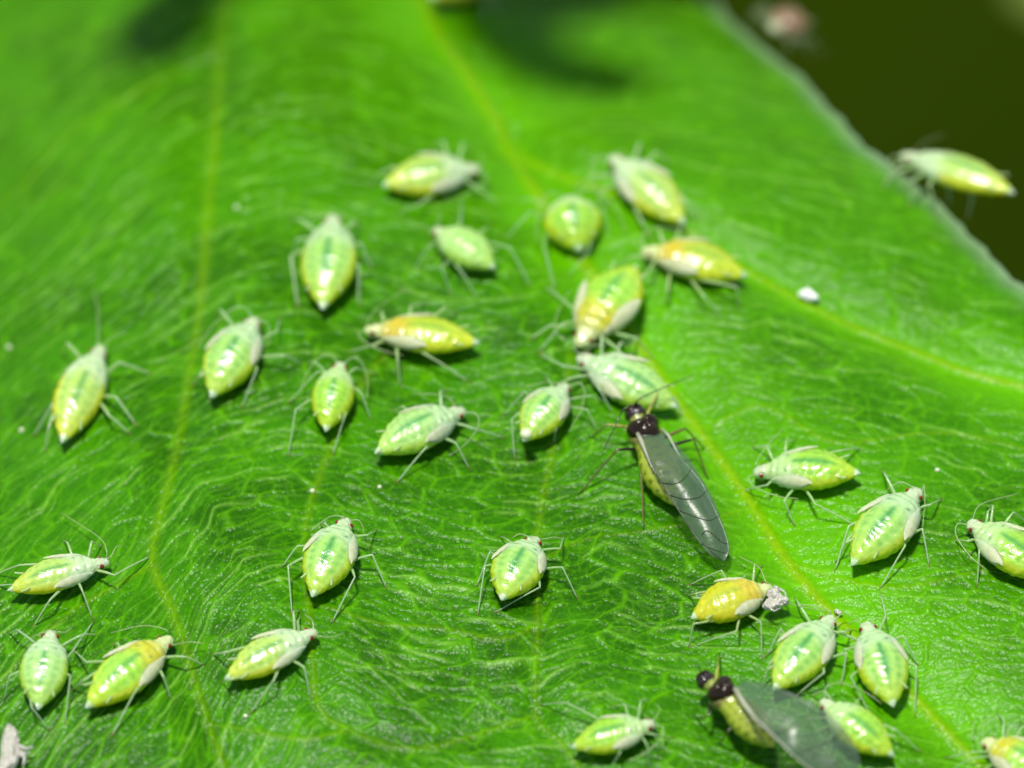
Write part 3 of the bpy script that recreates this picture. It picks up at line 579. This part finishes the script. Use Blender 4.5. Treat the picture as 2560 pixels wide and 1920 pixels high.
def winged(label, head, tail, wr, legs, ants, seed, hh=.42, ht=.34):
    h = P(*head, hh); t = P(*tail, ht); L = (t-h).length; W = wr*L; F = Frame(h, t, W, W*.85)
    base = on_leaf(F.c(.5), -.02); T = thing('winged_aphid', label, 'winged aphid', base, 'dark winged aphids with folded wings')
    rd = random.Random(seed)
    def colf(q, th):
        a = abs(th)
        c = (.020, .009, .005) if q < .125 else ((.30, .36, .05) if q < .20 else (.26, .22, .05))
        c = lerp(c, (.34, .42, .02), sst(.36, .44, q))
        sp = math.sin(q*75)*math.sin(a*6+1); c = lerp(c, (.05, .07, .01), .75*sst(.5, .8, sp)*sst(.42, .5, q)); return c
    v, f, vc = body_mesh(F, 'lime', seed, pf=pf_w, colf=colf); mesh_obj('body', v, f, M_body, T, base, vc)
    Mx = __import__('mathutils').Matrix((F.side, F.ax, F.up)).transposed()
    lob = lambda n: 1+.13*math.cos(3*math.atan2(n.y, n.x)+.6)-.16*math.exp(-(n.x/.16)**2)*max(0, n.z)
    v, f = blob(F.at(.295, 0, -.12*W, pf_w), (W*.42, L*.115, W*.32), 28, 16, lob, Mx); mesh_obj('thorax_shield', v, f, M_dark, T, base)
    for sg in (-1, 1):
        v, f = blob(F.at(.055, sg*.6, -.02), (W*.17, W*.19, W*.15), 16, 10, None, Mx); mesh_obj('head_lobe', v, f, M_dark, T, base)
        v, f = blob(F.at(.085, sg*1.45, -.005), (.045, .055, .055), 14, 10, None, Mx); mesh_obj('eye', v, f, M_eye, T, base)
    bk = (.018, .014, .008); br = (.16, .13, .03); ye = (.36, .36, .08)
    for lg, c0, c1 in legs:
        a = P(*lg[0], .32); q = min(.48, max(.15, (a-h).dot(F.ax)/L)); sg = 1 if (a-F.c(q)).dot(F.side) > 0 else -1
        ro = F.at(q, sg*1.9, -.03, pf_w); v, f, vc = leg_mesh((ro, P(*lg[1], .55 if c1 != ye else .95), on_leaf(P(*lg[2], .02)) if c1 != ye else P(*lg[2], .95)), .034, .016, c0, c1, bk); mesh_obj('leg', v, f, M_leg_d, T, base, vc)
    for a in ants:
        p0 = P(*a[0], .45); sg = 1 if (p0-h).dot(F.side) > 0 else -1; r_ = F.at(.01, sg*.9, 0, pf_w)
        pts = smooth_poly([tuple(r_)]+[tuple(P(x, y, .85-.05*i)) for i, (x, y) in enumerate(a)], 5); n = len(pts)
        v, f, vc = tube(pts, [.034 if i < 3 else .017-.009*i/n for i in range(n)], 7, [bk]*n); mesh_obj('antenna', v, f, M_leg_d, T, base, vc)
    return T, base, F, (bk, br, ye)
M_leg_d = mat('dark_leg', rough=.25, attr=True, coat=.4, bump=[(40, .5, .006, 'n')])
bk = (.018, .014, .008); br = (.15, .12, .03); ye = (.34, .34, .06)
T, base, F, _ = winged('sharp dark winged aphid with grey folded wings and black head at the midrib', (1580,1020), (1688,1264), .31,
  [([(1574,1079),(1516,1062),(1481,1094)], ye, bk), ([(1570,1135),(1543,1125),(1451,1232)], bk, br), ([(1599,1125),(1601,1140),(1609,1318)], br, br),
   ([(1660,1106),(1713,1071),(1762,1125)], br, bk), ([(1680,1125),(1734,1098),(1769,1197)], bk, br), ([(1617,1044),(1644,983),(1578,917)], ye, ye)],
  [[(1595,1000),(1636,979),(1728,940)], [(1556,1027),(1535,1071),(1508,1128)]], 3)
E1 = [(1594,1085),(1610,1128),(1638,1185),(1666,1228),(1694,1276),(1732,1335),(1770,1383),(1803,1402)]
E2 = [(1650,1078),(1690,1130),(1730,1172),(1762,1214),(1788,1268),(1815,1330),(1824,1375),(1812,1403)]
wing(T, base, [(1640,1075),(1665,1110),(1700,1160),(1735,1215),(1765,1275),(1790,1330),(1806,1370),(1812,1385)], [(1660,1074),(1695,1115),(1728,1155),(1764,1212),(1792,1268),(1810,1330),(1820,1372),(1815,1388)], [.55, .50, .42, .30, .2], .03, [])
wing(T, base, E1, E2, [.70, .80, .74, .60, .44, .30], .10,
  [([(0, .03), (.3, .03), (.6, .03), (.98, .3)], .016, M_wv), ([(.36, .03), (.38, .35), (.34, .7), (.28, .98)], .012, M_wv),
   ([(.46, .03), (.50, .35), (.50, .7), (.46, 1)], .012, M_wv), ([(.57, .03), (.62, .4), (.64, .7), (.62, 1)], .011, M_wv),
   ([(.72, .25), (.70, .5), (.78, .75), (.80, .95)], .011, M_wv), ([(.78, .05), (.84, .4), (.88, .8)], .009, M_wv)])
# pale hinge of the fore wing
pts = [P(1594,1084,.74), P(1603,1102,.78), P(1614,1130,.82), P(1626,1160,.82), P(1640,1185,.80)]
v, f, _ = tube(pts, [.04, .045, .025, .012, .005], 10); mesh_obj('wing_hinge', v, f, M_cream, T, base)
pts = [P(1655,1072,.62), P(1672,1090,.68), P(1690,1125,.66), P(1705,1152,.6)]
v, f, _ = tube(pts, [.02, .03, .015, .006], 10); mesh_obj('wing_hinge', v, f, M_cream, T, base)
T, base, F, _ = winged('blurred dark winged aphid with smoky wings at the lower right, over a lime aphid', (1750,1690), (1935,1868), .34,
  [([(1790,1690),(1795,1665),(1799,1637)], ye, bk), ([(1800,1760),(1770,1790),(1745,1800)], bk, br), ([(1840,1790),(1820,1830),(1800,1860)], bk, br)],
  [[(1752,1680),(1748,1668),(1740,1655)]], 8, .55, .6)
wing(T, base, [(1835,1722),(1880,1790),(1940,1850),(2000,1905),(2060,1950),(2110,1975),(2140,1965)], [(1862,1700),(1940,1718),(2010,1745),(2070,1785),(2120,1835),(2148,1890),(2150,1950)], [1.0, 1.25, 1.3, 1.2, 1.1, .9], .12,
  [([(0, .03), (.3, .03), (.6, .03), (.98, .3)], .022, M_cream), ([(.30, .03), (.36, .35), (.40, .7), (.42, .98)], .012, M_wv), ([(.46, .03), (.52, .35), (.6, .7), (.62, 1)], .012, M_wv), ([(.6, .03), (.68, .4), (.76, .7), (.8, .9)], .011, M_wv)])
v, f, _ = tube([P(1838,1722,1.02), P(1860,1760,1.15), P(1895,1805,1.22), P(1950,1858,1.2)], [.05, .05, .035, .012], 10); mesh_obj('wing_hinge', v, f, M_cream, T, base)
# ------------------------------------------------------------------ debris and drops
def crumple(name, label, cat, c, r, seed, matl, amp=.5, n=(44, 30), M=None, extra=()):
    rd = random.Random(seed); dirs = [(Vector((rd.gauss(0, 1), rd.gauss(0, 1), rd.gauss(0, 1))).normalized(), rd.uniform(-amp, amp)) for _ in range(16)]
    fn = lambda q: (1+sum(a*max(0, q.dot(d)-.55)*1.6 for d, a in dirs))*(1-.30*amp*abs(math.sin(5*q.x+3*q.z+seed))*abs(math.cos(4*q.y-6*q.z)))
    v, f = blob(c, r, n[0], n[1], fn, M); o = mesh_obj(name, v, f, matl, origin=tuple(c)); tag(o, label, cat); return o
o = crumple('shed_skin', 'crumpled white skin stuck over the head of the golden aphid', 'shed skin', P(1934,1497,.36), (.21, .15, .13), 4, M_skin, 1.3)
for pts in ([(1925,1480),(1950,1490),(1962,1508)], [(1910,1510),(1935,1528),(1952,1520)], [(1935,1465),(1962,1480),(1968,1500)]):
    q = [P(x, y, .4) for x, y in pts]; v, f, _ = tube(q, [.03, .02, .012], 6); mesh_obj('fold', v, f, M_skin, o, tuple(o.location))
o = crumple('shed_skin', 'long white shed skin with curled legs in the bottom left corner', 'shed skin', P(22,1900,.25), (.20, .42, .16), 9, M_skin, .6)
for pts in ([(30,1885),(44,1855),(48,1845)], [(45,1865),(65,1872),(82,1868)], [(50,1880),(62,1895),(58,1915)], [(40,1890),(60,1885),(75,1880)]):
    q = [P(x, y, .3) for x, y in pts]; v, f, _ = tube(q, [.06, .035, .02], 8); mesh_obj('leg', v, f, M_skin, o, tuple(o.location))
M_crumb = mat('white_crumb', base=(.85, .86, .80), rough=.4, bump=[(14, .8, .04, 'n')])
crumple('crumb', 'small white crumb lying beside the large side vein on the right', 'crumb', P(2024,742,.14), (.22, .15, .13), 6, M_crumb, .8)
crumple('crumb', 'tiny pale crumb at the midrib where the head to head pair meets', 'crumb', P(2092,1531,.12), (.07, .06, .05), 16, M_skin, .6)
def drop(label, x, y, r, h=None):
    p = P(x, y, r*.6 if h is None else h); v, f = blob(p, (r, r, r*.75), 16, 10); o = mesh_obj('honeydew_drop', v, f, M_drop, origin=tuple(p)); tag(o, label, 'droplet', 'honeydew drops')
drop('round white droplet sitting on the tail of the green aphid', 1316, 1084, .128, .66)
drop('tiny pale round drop on bare leaf above the pale aphid with one bright glint', 781, 1227, .055)
drop('tiny cream drop just below the large pale green aphid', 949, 1217, .045)
drop('tiny yellowish drop alone left of the plump upright aphid', 592, 518, .055)
drop('tiny white drop on the right above the aphid with cream shoulder pads', 2343, 1175, .05)
drop('tiny drop below the hind leg of the lime aphid with white glint', 614, 1790, .045)
drop('tiny pale drop at the left edge below the yellow rear aphid', 54, 1075, .055)
drop('tiny pale drop near the left edge above the yellow rear aphid', 22, 868, .055)
